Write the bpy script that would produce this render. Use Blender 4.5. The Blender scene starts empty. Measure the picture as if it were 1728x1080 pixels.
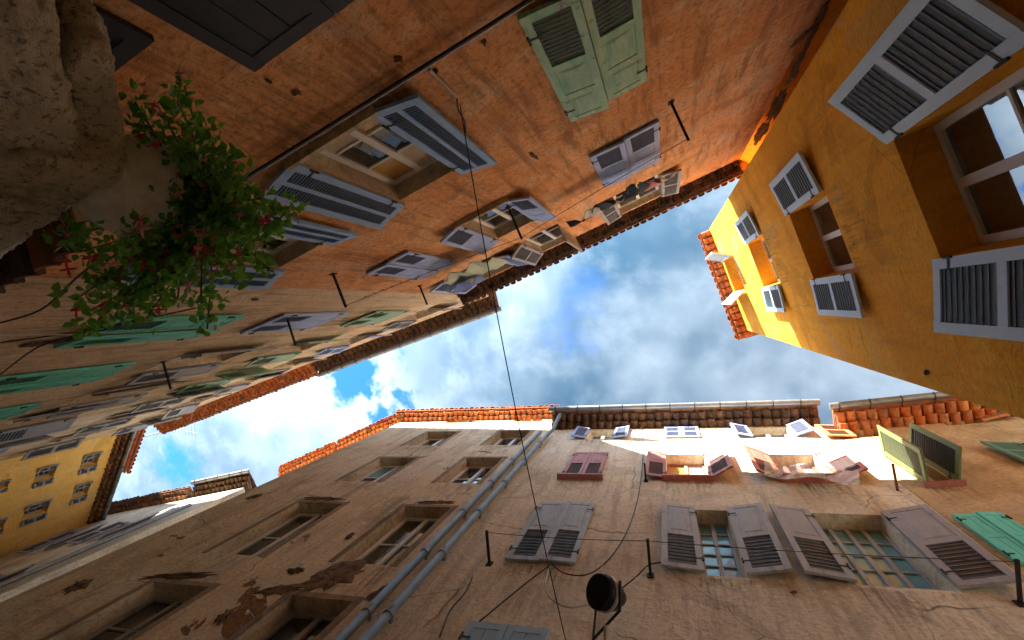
import bpy, bmesh, math, random
from mathutils import Vector, Matrix, noise as mnoise
random.seed(7)
sc = bpy.context.scene
col = sc.collection
R = math.radians
PI = math.pi
# ------------------------------------------------------------------ camera
F_PX, W_PX = 850.0, 1728.0
CAMZ = 1.6
zc = Vector((1120 - 864, 540 - 512, -F_PX)).normalized()          # zenith seen from the camera
xc = -Vector((-1917 - 864, 540 - 767, -F_PX)).normalized()
xc = (xc - zc * xc.dot(zc)).normalized()
yc = zc.cross(xc)
Rcw = Matrix((xc, yc, zc))                                        # camera axes -> world axes
cam = bpy.data.cameras.new('camera')
cam.sensor_width = 36.0
cam.lens = F_PX / W_PX * 36.0
cam.clip_start, cam.clip_end = 0.05, 3000
camo = bpy.data.objects.new('camera', cam)
col.objects.link(camo)
camo.matrix_world = Matrix.Translation((0, 0, CAMZ)) @ Rcw.to_4x4()
sc.camera = camo
CP = Vector((0, 0, CAMZ))
def ray(px, py): return Rcw @ Vector((px - 864, 540 - py, -F_PX)).normalized()
def at_h(px, py, h):                                              # point on a pixel's ray, h above the camera
    r = ray(px, py); return CP + r * (h / r.z)
# ------------------------------------------------------------------ light
SUN_AZ, SUN_EL = R(-128), R(24.5)
EXPOSURE = 4.0
SKY = 0.05
sdir = Vector((math.cos(SUN_AZ) * math.cos(SUN_EL), math.sin(SUN_AZ) * math.cos(SUN_EL), math.sin(SUN_EL)))
sl = bpy.data.lights.new('sun', 'SUN'); sl.energy = 2.0; sl.angle = R(0.5); sl.color = (1.0, 0.89, 0.72)
so = bpy.data.objects.new('sun', sl); col.objects.link(so)
so.location = (0, 0, 40); so.rotation_euler = sdir.to_track_quat('Z', 'Y').to_euler()
vs = sc.view_settings
vs.view_transform = 'Standard'; vs.look = 'None'; vs.exposure = EXPOSURE; vs.gamma = 1.0; vs.use_curve_mapping = False
try:
    sc.cycles.max_bounces = 7; sc.cycles.diffuse_bounces = 5; sc.cycles.glossy_bounces = 3; sc.cycles.caustics_reflective = False; sc.cycles.caustics_refractive = False
except Exception: pass

class NT:
    """small helper to write node trees"""
    def __init__(s, tree): s.t = tree; s.n = tree.nodes; s.l = tree.links
    def add(s, typ, ins=None, **kw):
        n = s.n.new(typ)
        for k, v in kw.items(): setattr(n, k, v)
        for k, v in (ins or {}).items():
            if isinstance(v, bpy.types.NodeSocket): s.l.new(v, n.inputs[k])
            else: n.inputs[k].default_value = v
        return n
    def math(s, op, a, b=0.0, c=0.0, clamp=False):
        n = s.add('ShaderNodeMath', {0: a, 1: b, 2: c}, operation=op); n.use_clamp = clamp; return n.outputs[0]
    def mix(s, f, a, b, blend='MIX'):
        n = s.add('ShaderNodeMix', data_type='RGBA', blend_type=blend)
        for k, v in ((0, f), (6, a), (7, b)):
            if isinstance(v, bpy.types.NodeSocket): s.l.new(v, n.inputs[k])
            else: n.inputs[k].default_value = v if k == 0 else (*v[:3], 1)
        return n.outputs[2]
    def noise(s, vec, scale, detail=6, rough=.6, dist=0.0):
        return s.add('ShaderNodeTexNoise', {'Vector': vec, 'Scale': scale, 'Detail': detail, 'Roughness': rough, 'Distortion': dist}).outputs[0]
    def step(s, v, a, b):
        return s.add('ShaderNodeMapRange', {0: v, 1: a, 2: b, 3: 0.0, 4: 1.0}, interpolation_type='SMOOTHSTEP').outputs[0]
    def mapv(s, vec, sc_=(1, 1, 1), loc=(0, 0, 0), rot=(0, 0, 0)):
        return s.add('ShaderNodeMapping', {'Vector': vec, 'Scale': sc_, 'Location': loc, 'Rotation': rot}).outputs[0]

world = bpy.data.worlds.new('World'); sc.world = world; world.use_nodes = True
w = NT(world.node_tree); w.n.clear()
sky = w.add('ShaderNodeTexSky', sky_type='NISHITA'); sky.sun_disc = False
sky.sun_elevation = SUN_EL; sky.sun_rotation = PI / 2 - SUN_AZ
sky.air_density = 1.0; sky.dust_density = 0.6; sky.ozone_density = 1.8
g = w.add('ShaderNodeTexCoord').outputs['Generated']
sp = w.add('ShaderNodeSeparateXYZ', {0: g})
zz = w.math('MAXIMUM', sp.outputs[2], 0.06)
pv = w.add('ShaderNodeCombineXYZ', {0: w.math('DIVIDE', sp.outputs[0], zz), 1: w.math('DIVIDE', sp.outputs[1], zz), 2: 0.0}).outputs[0]
n1 = w.noise(w.mapv(pv, (1, 1, 1), (3.1, 7.7, 0)), 3.2, 6, .56, .35)
n2 = w.noise(w.mapv(pv, (1, 1, 1), (9.4, 2.2, 0)), 2.0, 4, .55, .2)
n3 = w.noise(w.mapv(pv, (1, 1, 1), (1.7, 5.2, 0)), 9.0, 5, .6, .2)
def gap(cx, cy, r0, r1):                                          # a gap in the cloud deck, ragged by the noise
    d = w.add('ShaderNodeVectorMath', {0: pv, 1: (cx, cy, 0)}, operation='DISTANCE').outputs[1]
    d = w.math('ADD', d, w.math('MULTIPLY', w.math('SUBTRACT', n3, .5), .34))
    return w.step(d, r0, r1)
cover = w.step(n1, .22, .40)
for a in ((-.70, .12, .05, .11), (-.62, .20, .01, .06), (-1.25, .32, .0, .12), (-2.2, .3, .1, .5), (1.3, -1.2, .1, .6), (.4, 2.0, .1, .6), (-.9, -1.6, .1, .5)):
    cover = w.math('MULTIPLY', cover, gap(*a))
sd = w.add('ShaderNodeVectorMath', {0: w.add('ShaderNodeVectorMath', {0: g}, operation='NORMALIZE').outputs[0], 1: sdir}, operation='DOT_PRODUCT').outputs[1]
sd = w.math('MAXIMUM', sd, 0.0)                                   # clouds scatter more light towards the sun
fwd = w.math('ADD', .24, w.math('MULTIPLY', w.math('POWER', sd, 3.0), 1.6))
west = w.step(sp.outputs[0], -.10, -.62)
lum = w.math('ADD', w.math('MULTIPLY', w.step(n2, .40, .72), .62), w.math('MULTIPLY', w.step(n3, .42, .78), .25))
lum = w.math('ADD', lum, w.math('MULTIPLY', west, .18), clamp=True)
cloud = w.mix(lum, (.024, .052, .075), (.235, .275, .305))
cloud = w.add('ShaderNodeVectorMath', {0: cloud, 3: fwd}, operation='SCALE').outputs[0]
skyc = w.mix(1.0, sky.outputs[0], (SKY * .18, SKY * .50, SKY * 1.05), 'MULTIPLY')
final = w.mix(w.math('MULTIPLY', cover, .93), skyc, cloud)
bg = w.add('ShaderNodeBackground', {'Color': final, 'Strength': 1.0})
w.l.new(bg.outputs[0], w.add('ShaderNodeOutputWorld').inputs[0])

# ------------------------------------------------------------------ materials
MATS = {}
def newmat(name):
    m = bpy.data.materials.new(name); m.use_nodes = True; MATS[name] = m
    t = NT(m.node_tree); t.n.clear()
    out = t.add('ShaderNodeOutputMaterial'); b = t.add('ShaderNodeBsdfPrincipled')
    t.l.new(b.outputs[0], out.inputs[0])
    return m, t, b
def bump(t, b, h, strength, dist):
    n = t.add('ShaderNodeBump', {'Strength': strength, 'Distance': dist, 'Height': h}); t.l.new(n.outputs[0], b.inputs['Normal'])
def plaster(name, base, dark, light, soot=(.05, .04, .03), stain=.5, streak=.5, slant=0.0, cracks=.5, patch=None, grain=1.0):
    m, t, b = newmat(name)
    o = t.add('ShaderNodeTexCoord').outputs['Object']
    big = t.noise(o, .55, 3, .62, .4); mid = t.noise(o, 2.3, 5, .68, .5); fine = t.noise(o, 17, 4, .75)
    c = t.mix(t.step(big, .33, .66), dark, base)
    c = t.mix(t.math('MULTIPLY', t.step(mid, .46, .74), .75), c, light)
    sv = t.mapv(o, (3.2, 1, .34), rot=(0, slant, 0))
    st = t.noise(sv, 1.5, 6, .74, .3)
    c = t.mix(t.math('MULTIPLY', t.step(st, .47, .66), streak), c, soot)
    bl = t.noise(t.mapv(o, (1, 1, 1), (4, 2, 8)), 1.1, 6, .76, .7)
    c = t.mix(t.math('MULTIPLY', t.step(bl, .55, .70), stain), c, soot)
    rp = t.noise(t.mapv(o, (1, 1, 1), (7.7, 3, 1.9)), .75, 4, .5, 1.2)
    c = t.mix(t.math('MULTIPLY', t.step(rp, .585, .60), .38), c, tuple(.25 * (sum(light) / 3) + .55 * x for x in light))
    c = t.mix(t.math('MULTIPLY', t.step(rp, .40, .385), .30), c, tuple(x * .55 for x in dark))
    c = t.mix(t.math('MULTIPLY', t.step(fine, .46, .70), .55 * grain), c, tuple(x * .42 for x in dark))
    h = t.math('ADD', t.math('MULTIPLY', fine, .5), t.math('MULTIPLY', mid, 1.2))
    if patch:                                                     # old render fallen off, bare masonry below
        pn = t.noise(t.mapv(o, (1, 1, 1), (1.3, 0, 6.1)), .8, 8, .66, .6)
        pm = t.step(pn, .625, .637)
        c = t.mix(pm, c, t.mix(t.step(fine, .3, .7), tuple(x * .35 for x in patch), patch))
        h = t.math('SUBTRACT', h, t.math('MULTIPLY', pm, .9))
    if cracks:
        vo = t.add('ShaderNodeTexVoronoi', {'Vector': t.mix(.16, o, t.add('ShaderNodeTexNoise', {'Vector': o, 'Scale': 2.2, 'Detail': 2}).outputs[1]), 'Scale': .55}, feature='DISTANCE_TO_EDGE').outputs[0]
        ck = t.math('MULTIPLY', t.math('SUBTRACT', 1.0, t.step(vo, .001, .004)), t.step(big, .46, .58))
        c = t.mix(t.math('MULTIPLY', ck, cracks), c, (.02, .015, .01))
    t.l.new(c, b.inputs['Base Color']); b.inputs['Roughness'].default_value = .95
    b.inputs['Specular IOR Level'].default_value = .15
    bump(t, b, h, .8, .035)
    return m
def worn(name, base, alt, wood=(.10, .085, .07), amt=.4, rough=.6, scale=6.0):
    m, t, b = newmat(name)
    o = t.add('ShaderNodeTexCoord').outputs['Object']
    ge = t.add('ShaderNodeObjectInfo').outputs['Random']
    a = t.noise(t.mapv(o, (5, 5, .8)), scale * .5, 8, .7, .3); p = t.noise(o, scale, 9, .75, .5); f = t.noise(t.mapv(o, (20, 20, 1.5)), 6, 5, .6)
    c = t.mix(t.step(a, .35, .65), base, alt)
    c = t.mix(t.math('MULTIPLY', t.step(p, .60 - .1 * amt, .66), min(1, amt * 1.6)), c, wood)
    c = t.mix(t.math('MULTIPLY', t.step(f, .5, .8), .25), c, tuple(x * .4 for x in base))
    c = t.mix(t.math('MULTIPLY', ge, .22), c, tuple(x * .55 for x in alt))
    t.l.new(c, b.inputs['Base Color']); b.inputs['Roughness'].default_value = rough
    bump(t, b, t.math('ADD', p, f), .35, .008)
    return m
def plain(name, c, rough=.6, metal=0.0, var=.25, scale=8.0, spec=.5):
    m, t, b = newmat(name)
    o = t.add('ShaderNodeTexCoord').outputs['Object']
    n = t.noise(o, scale, 7, .65)
    r = t.add('ShaderNodeObjectInfo').outputs['Random']
    cc = t.mix(t.math('MULTIPLY', t.step(n, .35, .7), var * 1.6, clamp=True), c, tuple(x * .42 for x in c))
    cc = t.mix(t.math('MULTIPLY', r, var), cc, tuple(x * .5 for x in c))
    t.l.new(cc, b.inputs['Base Color'])
    b.inputs['Roughness'].default_value = rough; b.inputs['Metallic'].default_value = metal; b.inputs['Specular IOR Level'].default_value = spec
    bump(t, b, n, .25, .01)
    return m
def glass(name, c, c2, ior=1.6, rough=.03):
    m, t, b = newmat(name)
    o = t.add('ShaderNodeTexCoord').outputs['Object']
    n = t.noise(o, 1.3, 4, .6)
    t.l.new(t.mix(t.step(n, .35, .65), c, c2), b.inputs['Base Color'])
    b.inputs['Roughness'].default_value = rough; b.inputs['IOR'].default_value = ior
    b.inputs['Specular IOR Level'].default_value = .9
    bump(t, b, t.noise(o, 2.0, 2, .5), .06, .02)
    return m
plaster('plaster_orange', (.92, .50, .24), (.82, .37, .15), (.97, .70, .44), (.24, .12, .075), .6, .65, .5, .25, grain=1.3)
plaster('plaster_tan', (.87, .70, .48), (.75, .56, .36), (.94, .80, .60), (.26, .17, .11), .45, .55, .0, .5)
plaster('plaster_yellow', (.94, .47, .045), (.86, .38, .03), (.97, .56, .08), (.52, .25, .05), .4, .4, .0, .25, grain=.5)
plaster('plaster_beige', (.83, .75, .60), (.70, .62, .49), (.91, .84, .70), (.30, .25, .19), .5, .5, .0, .6)
plaster('plaster_ochre_brown', (.87, .74, .55), (.76, .60, .41), (.93, .82, .63), (.26, .19, .13), .55, .5, .2, .7, patch=(.40, .22, .10))
plaster('plaster_cream', (.62, .47, .28), (.52, .38, .21), (.68, .54, .34), (.3, .2, .12), .4, .45, .0, .6)
plaster('plaster_white', (.84, .75, .58), (.68, .58, .44), (.88, .81, .66), (.2, .16, .12), .5, .6, .0, .4)
plaster('plaster_amber', (.97, .66, .22), (.93, .58, .16), (.97, .74, .30), (.6, .36, .14), .2, .2, .0, .0, grain=.2)
plaster('plaster_reveal', (.68, .58, .42), (.52, .43, .30), (.78, .68, .50), (.16, .13, .09), .6, .5, .0, .2)
plaster('plaster_old', (.42, .34, .24), (.30, .23, .16), (.52, .43, .30), (.10, .08, .06), .6, .6, .0, .3)
worn('paint_slate_blue', (.34, .58, .97), (.26, .48, .93), amt=.12)
worn('paint_lavender', (.42, .56, .96), (.34, .48, .92), amt=.18)
worn('paint_faded_green', (.46, .72, .46), (.22, .56, .40), (.16, .13, .09), .55)
worn('paint_turquoise', (.12, .66, .56), (.16, .74, .62), (.2, .3, .25), .15)
worn('paint_mint', (.36, .60, .42), (.30, .52, .38), amt=.2)
worn('paint_grey_wood', (.44, .46, .48), (.32, .33, .35), (.20, .15, .11), .6)
worn('paint_blue_grey', (.40, .42, .46), (.32, .34, .40), (.2, .16, .13), .35)
worn('paint_red', (.55, .17, .12), (.44, .13, .11), (.62, .42, .28), .55)
worn('paint_maroon', (.38, .13, .12), (.46, .20, .18), (.3, .2, .15), .35)
worn('paint_pale_blue', (.62, .80, .97), (.54, .74, .96), (.34, .42, .50), .14)
worn('paint_olive', (.15, .21, .08), (.12, .17, .06), (.2, .2, .1), .25)
worn('paint_dark_green', (.10, .24, .13), (.13, .28, .15), amt=.2)
worn('paint_orange_wood', (.66, .28, .11), (.56, .22, .09), amt=.3)
worn('paint_midnight_gap_shade', (.018, .022, .034), (.012, .014, .022), (.03, .03, .035), .25)  # dark shutter paint, also the painted shade between louvre slats
worn('paint_white', (.86, .86, .84), (.78, .78, .77), (.45, .40, .34), .15)
worn('paint_sky_blue', (.36, .52, .66), (.30, .46, .62), (.2, .18, .16), .35)
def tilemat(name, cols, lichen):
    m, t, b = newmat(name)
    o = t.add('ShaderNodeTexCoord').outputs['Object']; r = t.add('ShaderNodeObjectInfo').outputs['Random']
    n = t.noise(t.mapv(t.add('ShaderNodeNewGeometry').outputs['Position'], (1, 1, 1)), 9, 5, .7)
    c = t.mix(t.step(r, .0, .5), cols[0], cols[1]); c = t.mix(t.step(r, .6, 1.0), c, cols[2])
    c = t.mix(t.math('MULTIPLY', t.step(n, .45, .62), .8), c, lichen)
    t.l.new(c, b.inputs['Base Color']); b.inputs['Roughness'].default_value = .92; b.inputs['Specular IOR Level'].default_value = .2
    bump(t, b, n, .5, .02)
tilemat('tile_terracotta', [(.62, .16, .04), (.50, .17, .07), (.66, .28, .10)], (.20, .10, .06))
tilemat('tile_weathered', [(.36, .16, .08), (.24, .13, .08), (.44, .22, .12)], (.09, .06, .045))
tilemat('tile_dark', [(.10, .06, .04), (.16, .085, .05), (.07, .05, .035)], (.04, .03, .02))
plain('mortar', (.42, .30, .20), .95, var=.5)
plain('zinc', (.34, .38, .42), .45, .55, .35)
plain('pipe_paint', (.24, .31, .38), .5, .2, .45, 3)
plain('iron', (.022, .018, .016), .7, .3, .4)
plain('rust', (.30, .09, .05), .85, .1, .5)
plain('cable_black', (.02, .018, .018), .6, 0, .2)
plain('cable_white', (.62, .58, .52), .6, 0, .2)
glass('glass_dark', (.012, .014, .016), (.03, .034, .04), 1.7)
glass('glass_sky_reflection', (.10, .34, .42), (.16, .44, .52), 1.6, .08)  # the sky's cyan reflection is painted into the pane colour
glass('glass_amber_reflection', (.62, .38, .10), (.40, .22, .08), 1.6, .08)  # warm reflections put into the base colour of the panes
glass('glass_mirror', (.03, .045, .055), (.02, .025, .03), 2.6)
plain('curtain', (.66, .58, .46), .9, var=.3)
for nm, c in (('cloth_white', (.72, .72, .72)), ('cloth_mint', (.56, .68, .56)), ('cloth_blue', (.20, .30, .66)), ('cloth_black', (.012, .012, .015)), ('cloth_slate', (.07, .10, .12)), ('cloth_navy', (.03, .04, .07)), ('cloth_rose', (.62, .28, .30)), ('cloth_grey', (.42, .38, .38)), ('cloth_blush', (.68, .50, .44))):
    plain(nm, c, .95, var=.2, spec=.1)
plain('peg_red', (.75, .06, .05), .5)
plain('lamp_black', (.015, .015, .016), .45, .2, .2)
plain('lamp_steel', (.45, .46, .48), .35, .7, .2)
plain('stem_green', (.10, .14, .04), .7)
m, t, b = newmat('leaf_green')
r_ = t.add('ShaderNodeObjectInfo').outputs['Random']
t.l.new(t.mix(r_, (.04, .17, .015), (.22, .56, .06)), b.inputs['Base Color']); b.inputs['Roughness'].default_value = .4
b.inputs['Transmission Weight'].default_value = 0.0; b.inputs['Subsurface Weight'].default_value = .0
tr = t.add('ShaderNodeBsdfTranslucent', {'Color': (.28, .60, .05, 1)}); mx = t.add('ShaderNodeMixShader', {0: .35, 1: b.outputs[0], 2: tr.outputs[0]})
t.l.new(mx.outputs[0], [n for n in t.n if n.type == 'OUTPUT_MATERIAL'][0].inputs[0])
plain('petal_red', (.88, .07, .12), .55, var=.3)
plain('petal_pink', (.92, .38, .42), .55, var=.3)
m, t, b = newmat('rough_stone')
o = t.add('ShaderNodeTexCoord').outputs['Object']
a = t.noise(o, 3, 9, .7, .4); f = t.noise(o, 30, 6, .75, .3); s = t.noise(t.mapv(o, (1, 1, 1), (5, 5, 5)), 2.2, 8, .7, .5)
c = t.mix(t.step(a, .35, .65), (.74, .67, .50), (.92, .87, .72)); c = t.mix(t.math('MULTIPLY', t.step(f, .52, .62), .75), c, (.14, .12, .085)); c = t.mix(t.math('MULTIPLY', t.step(s, .54, .68), .6), c, (.17, .15, .07))
t.l.new(c, b.inputs['Base Color']); b.inputs['Roughness'].default_value = .95; bump(t, b, t.math('SUBTRACT', a, t.math('MULTIPLY', f, .8)), 1.0, .05)
plain('planter_stone', (.92, .91, .86), .9, var=.25, scale=14)
m, t, b = newmat('plastic_film')
b.inputs['Base Color'].default_value = (.85, .86, .88, 1); b.inputs['Roughness'].default_value = .25; b.inputs['Alpha'].default_value = .55
m, t, b = newmat('paving')
o = t.add('ShaderNodeTexCoord').outputs['Object']
br = t.add('ShaderNodeTexBrick', {'Vector': o, 'Color1': (.60, .53, .44, 1), 'Color2': (.52, .46, .38, 1), 'Mortar': (.25, .21, .17, 1), 'Scale': 2.5})
t.l.new(t.mix(.4, br.outputs[0], t.mix(t.noise(o, 3), (.45, .39, .32), (.62, .55, .46))), b.inputs['Base Color']); b.inputs['Roughness'].default_value = .9

# ------------------------------------------------------------------ mesh helpers
class MB:
    def __init__(s): s.v = []; s.f = []
    def raw(s, v, f):
        k = len(s.v); s.v += [tuple(p) for p in v]; s.f += [tuple(i + k for i in q) for q in f]; return s
    def box(s, x0, x1, y0, y1, z0, z1, m=None):
        v = [Vector(p) for p in ((x0, y0, z0), (x1, y0, z0), (x1, y1, z0), (x0, y1, z0), (x0, y0, z1), (x1, y0, z1), (x1, y1, z1), (x0, y1, z1))]
        if m is not None: v = [m @ p for p in v]
        return s.raw(v, [(0, 3, 2, 1), (4, 5, 6, 7), (0, 1, 5, 4), (1, 2, 6, 5), (2, 3, 7, 6), (3, 0, 4, 7)])
    def tube(s, pts, r, n=6, caps=True):
        pts = [Vector(p) for p in pts]; rings = []
        for i, p in enumerate(pts):
            d = (pts[min(i + 1, len(pts) - 1)] - pts[max(i - 1, 0)]).normalized()
            a = d.cross(Vector((0, 0, 1)) if abs(d.z) < .9 else Vector((1, 0, 0))).normalized(); b_ = d.cross(a)
            rr = r[i] if isinstance(r, (list, tuple)) else r
            rings.append([p + (a * math.cos(2 * PI * k / n) + b_ * math.sin(2 * PI * k / n)) * rr for k in range(n)])
        v = [q for g_ in rings for q in g_]
        f = [(i * n + k, i * n + (k + 1) % n, (i + 1) * n + (k + 1) % n, (i + 1) * n + k) for i in range(len(pts) - 1) for k in range(n)]
        if caps: f += [tuple(range(n)), tuple((len(pts) - 1) * n + k for k in range(n))]
        return s.raw(v, f)
    def lathe(s, prof, n=28, m=None):
        v = []
        for r, z in prof: v += [Vector((r * math.cos(2 * PI * k / n), r * math.sin(2 * PI * k / n), z)) for k in range(n)]
        if m is not None: v = [m @ p for p in v]
        return s.raw(v, [(i * n + k, i * n + (k + 1) % n, (i + 1) * n + (k + 1) % n, (i + 1) * n + k) for i in range(len(prof) - 1) for k in range(n)])
    def mesh(s, name, mat, smooth=False):
        me = bpy.data.meshes.new(name); me.from_pydata(s.v, [], s.f); me.materials.append(MATS[mat])
        if smooth: me.polygons.foreach_set('use_smooth', [True] * len(me.polygons))
        return me
    def build(s, name, mat, parent=None, mtx=None, smooth=False): return link(name, s.mesh(name, mat, smooth), parent, mtx)
def link(name, me, parent=None, mtx=None):
    o = bpy.data.objects.new(name, me); col.objects.link(o)
    if parent: o.parent = parent
    if mtx is not None: o.matrix_local = mtx
    return o
def tag(o, label, cat, group=None):
    o['label'] = label; o['category'] = cat
    if group: o['group'] = group
    return o
def empty(name, mtx, label=None, cat=None, group=None):
    o = bpy.data.objects.new(name, None); col.objects.link(o); o.matrix_world = mtx
    if label: tag(o, label, cat, group)
    return o
def T(x, y, z): return Matrix.Translation((x, y, z))
def RZ(a): return Matrix.Rotation(a, 4, 'Z')
CACHE = {}
def cached(key, fn):
    if key not in CACHE: CACHE[key] = fn()
    return CACHE[key]

# ------------------------------------------------------------------ facades: local x along the wall, y INTO the wall, z up
class House:
    def __init__(s, name, ang, O, label, cat='house'):
        a = R(ang); s.d = Vector((math.cos(a), math.sin(a), 0)); s.i = Vector((-s.d.y, s.d.x, 0)); s.O = Vector((O[0], O[1], 0))
        s.M = Matrix.Translation(s.O) @ RZ(a); s.e = empty(name, s.M, label, cat); s.ops = []
    def uv(s, px, py, out=0.0):                                   # pixel -> (u, height) on the plane `out` metres proud of the wall
        r = ray(px, py); k = ((s.O - s.i * out - CP).dot(s.i)) / r.dot(s.i); p = CP + r * k
        return (p - s.O).dot(s.d), p.z
    def P(s, u, v, out=0.0): return s.O + s.d * u - s.i * out + Vector((0, 0, v))
    def px(s, px, py, out=0.0): u, v = s.uv(px, py, out); return s.P(u, v, out)
    def quad(s, pts, out=0.0):
        q = [s.uv(*p, out) for p in pts]; us = sorted(a[0] for a in q); v = sorted(a[1] for a in q)
        return (us[0] + us[1]) / 2, (us[2] + us[3]) / 2, (v[0] + v[1]) / 2, (v[2] + v[3]) / 2
    def wall(s, u0, u1, vt, mat, depth=5.0, rev=.28, revmat=None):
        U = sorted({u0, u1, *[a for o in s.ops for a in o[:2] if u0 < a < u1]}); V = sorted({-.3, vt, *[a for o in s.ops for a in o[2:4] if 0 < a < vt]})
        def sub(L, st):
            r = []
            for a, c in zip(L, L[1:]):
                k = max(1, int((c - a) / st)); r += [a + (c - a) * j / k for j in range(k)]
            return r + [L[-1]]
        U, V = sub(U, .9), sub(V, .9)
        mb = MB(); idx = {}
        def vid(i, j):
            if (i, j) not in idx: idx[i, j] = len(mb.v); mb.v.append((U[i], 0, V[j]))
            return idx[i, j]
        for i in range(len(U) - 1):
            for j in range(len(V) - 1):
                cu, cv = (U[i] + U[i + 1]) / 2, (V[j] + V[j + 1]) / 2
                if any(o[0] < cu < o[1] and o[2] < cv < o[3] for o in s.ops): continue
                mb.f.append((vid(i, j), vid(i + 1, j), vid(i + 1, j + 1), vid(i, j + 1)))
        mb.raw([(u0, 0, -.3), (u0, depth, -.3), (u0, depth, vt), (u0, 0, vt), (u1, 0, -.3), (u1, depth, -.3), (u1, depth, vt), (u1, 0, vt)], [(0, 1, 2, 3), (4, 7, 6, 5), (1, 5, 6, 2), (3, 2, 6, 7)])
        wl = mb.build('wall', mat, s.e)
        for o in s.ops:
            a, c, p, q = o[:4]; r = o[4] if len(o) > 4 else rev
            mb = MB().raw([(a, .001, p), (c, .001, p), (c, .001, q), (a, .001, q), (a, r, p), (c, r, p), (c, r, q), (a, r, q)], [(0, 1, 5, 4), (1, 2, 6, 5), (2, 3, 7, 6), (3, 0, 4, 7), (4, 5, 6, 7)])
            mb.build('reveal', revmat or mat, wl)
        return wl
    def roof(s, u0, u1, v, over, mat='tile_weathered', rows=2, tile=.2, gutter=False, run=3.5, slope=.32, tmat=None, th=.1, ends=True):
        tmat = tmat or mat
        ev = MB()
        for k in range(rows): ev.box(u0, u1, -over * (k + .75) / rows, .3, v + k * th + th * .72, v + (k + 1) * th - .003)
        c = ev.build('eave', 'mortar', s.e)
        n = max(1, int(round((u1 - u0) / tile)))
        me = cached(('tile', tmat, rows, over, tile, th), lambda: tile_mesh(tile, over / rows + .12, th, tmat))
        for k in range(rows):
            for j in range(n):
                x = u0 + (j + .5) * (u1 - u0) / n
                link('tile', me, c, T(x + random.uniform(-.012, .012), -over * (k + 1) / rows + random.uniform(-.015, .02), v + k * th + th * .7) @ RZ(random.uniform(-.06, .06)))
        vt = v + rows * th
        rf = MB().raw([(u0, -over - .06, vt), (u1, -over - .06, vt), (u1, run, vt + run * slope), (u0, run, vt + run * slope), (u0, -over - .06, vt + .06), (u1, -over - .06, vt + .06), (u1, run, vt + run * slope + .06), (u0, run, vt + run * slope + .06)], [(0, 1, 2, 3), (4, 7, 6, 5), (0, 4, 5, 1), (1, 5, 6, 2), (2, 6, 7, 3), (3, 7, 4, 0)]).build('roof', mat, s.e)
        me2 = cached(('cover', mat, tile), lambda: cover_mesh(tile, mat))
        for j in range(n):
            x = u0 + (j + .5) * (u1 - u0) / n
            link('tile', me2, rf, T(x, -over - .085 + random.uniform(-.015, .015), vt + .045) @ Matrix.Rotation(math.atan(slope), 4, 'X') @ RZ(random.uniform(-.04, .04)))
        if gutter:
            pr = [(-over - .13 + .07 * math.cos(a), vt + .01 + .07 * math.sin(a)) for a in [PI + PI * k / 8 for k in range(9)]]
            v_ = [(x, y, z) for x in (u0 - .05, u1 + .05) for y, z in pr]
            gt = MB().raw(v_, [(k, k + 1, k + 10, k + 9) for k in range(8)] + [tuple(range(9)), tuple(range(9, 18))]).build('gutter', 'zinc', s.e)
            for j in range(int((u1 - u0) / .55) + 1):
                x = u0 + .12 + j * .55
                MB().tube([(x, -over - .13 + .078 * math.cos(a), vt + .01 + .078 * math.sin(a)) for a in [PI + PI * k / 6 for k in range(7)]] + [(x, -.0, vt - .02)], .009, 4).build('bracket', 'iron', gt)
    def window(s, a, c, p, q, depth=.24, cols=2, rows=3, fmat='paint_white', gmat='glass_dark', fw=.055, open_=0):
        f = MB(); y0, y1 = depth - .05, depth
        f.box(a + .002, a + fw, y0, y1, p + .002, q - .002); f.box(c - fw, c - .002, y0, y1, p + .002, q - .002)
        f.box(a + fw, c - fw, y0 + .001, y1, p + .003, p + fw * 1.3); f.box(a + fw, c - fw, y0 + .001, y1, q - fw, q - .003)
        cw = (c - a - 2 * fw) / cols; rh = (q - p - 2.3 * fw) / rows
        for k in range(1, cols): x = a + fw + k * cw; f.box(x - fw * .6, x + fw * .6, y0 - .004, y1, p + fw, q - fw)
        for k in range(1, rows): z = p + 1.3 * fw + k * rh; f.box(a + fw, c - fw, y0 + .012, y1 - .006, z - .014, z + .014)
        wn = f.build('window', fmat, s.e)
        for i in range(cols):
            for j in range(rows):
                x, z = a + fw + i * cw, p + 1.3 * fw + j * rh
                gm = gmat if not isinstance(gmat, (list, tuple)) else random.choice(gmat)
                MB().raw([(x, y1 - .02, z), (x + cw, y1 - .02, z), (x + cw, y1 - .02 + random.uniform(-.004, .004), z + rh), (x, y1 - .02, z + rh)], [(0, 1, 2, 3)]).build('pane', gm, wn)
        return wn
    def sill(s, a, c, p, mat='plaster_reveal', out=.06, t=.05):
        MB().box(a - .06, c + .06, -out, .1, p - t, p - .004).build('sill', mat, s.e)
    def pair(s, a, c, p, q, spec, mat, left=0, right=0, indiv=True, pitch=.06, wl=None, wr=None, hinges=True):
        wl = wl or (c - a) / 2 - .004; wr = wr or (c - a) / 2 - .004
        if left is not None: shutter(s.e, T(a, -.035, p) @ RZ(-R(left)), wl, q - p, spec, mat, indiv, pitch, hinges=hinges, tilt=58 if left < 90 else -58)
        if right is not None: shutter(s.e, T(c, -.035, p) @ RZ(PI + R(right)), wr, q - p, spec, mat, indiv, pitch, hinges=hinges, tilt=-58 if right < 90 else 58)
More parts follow.
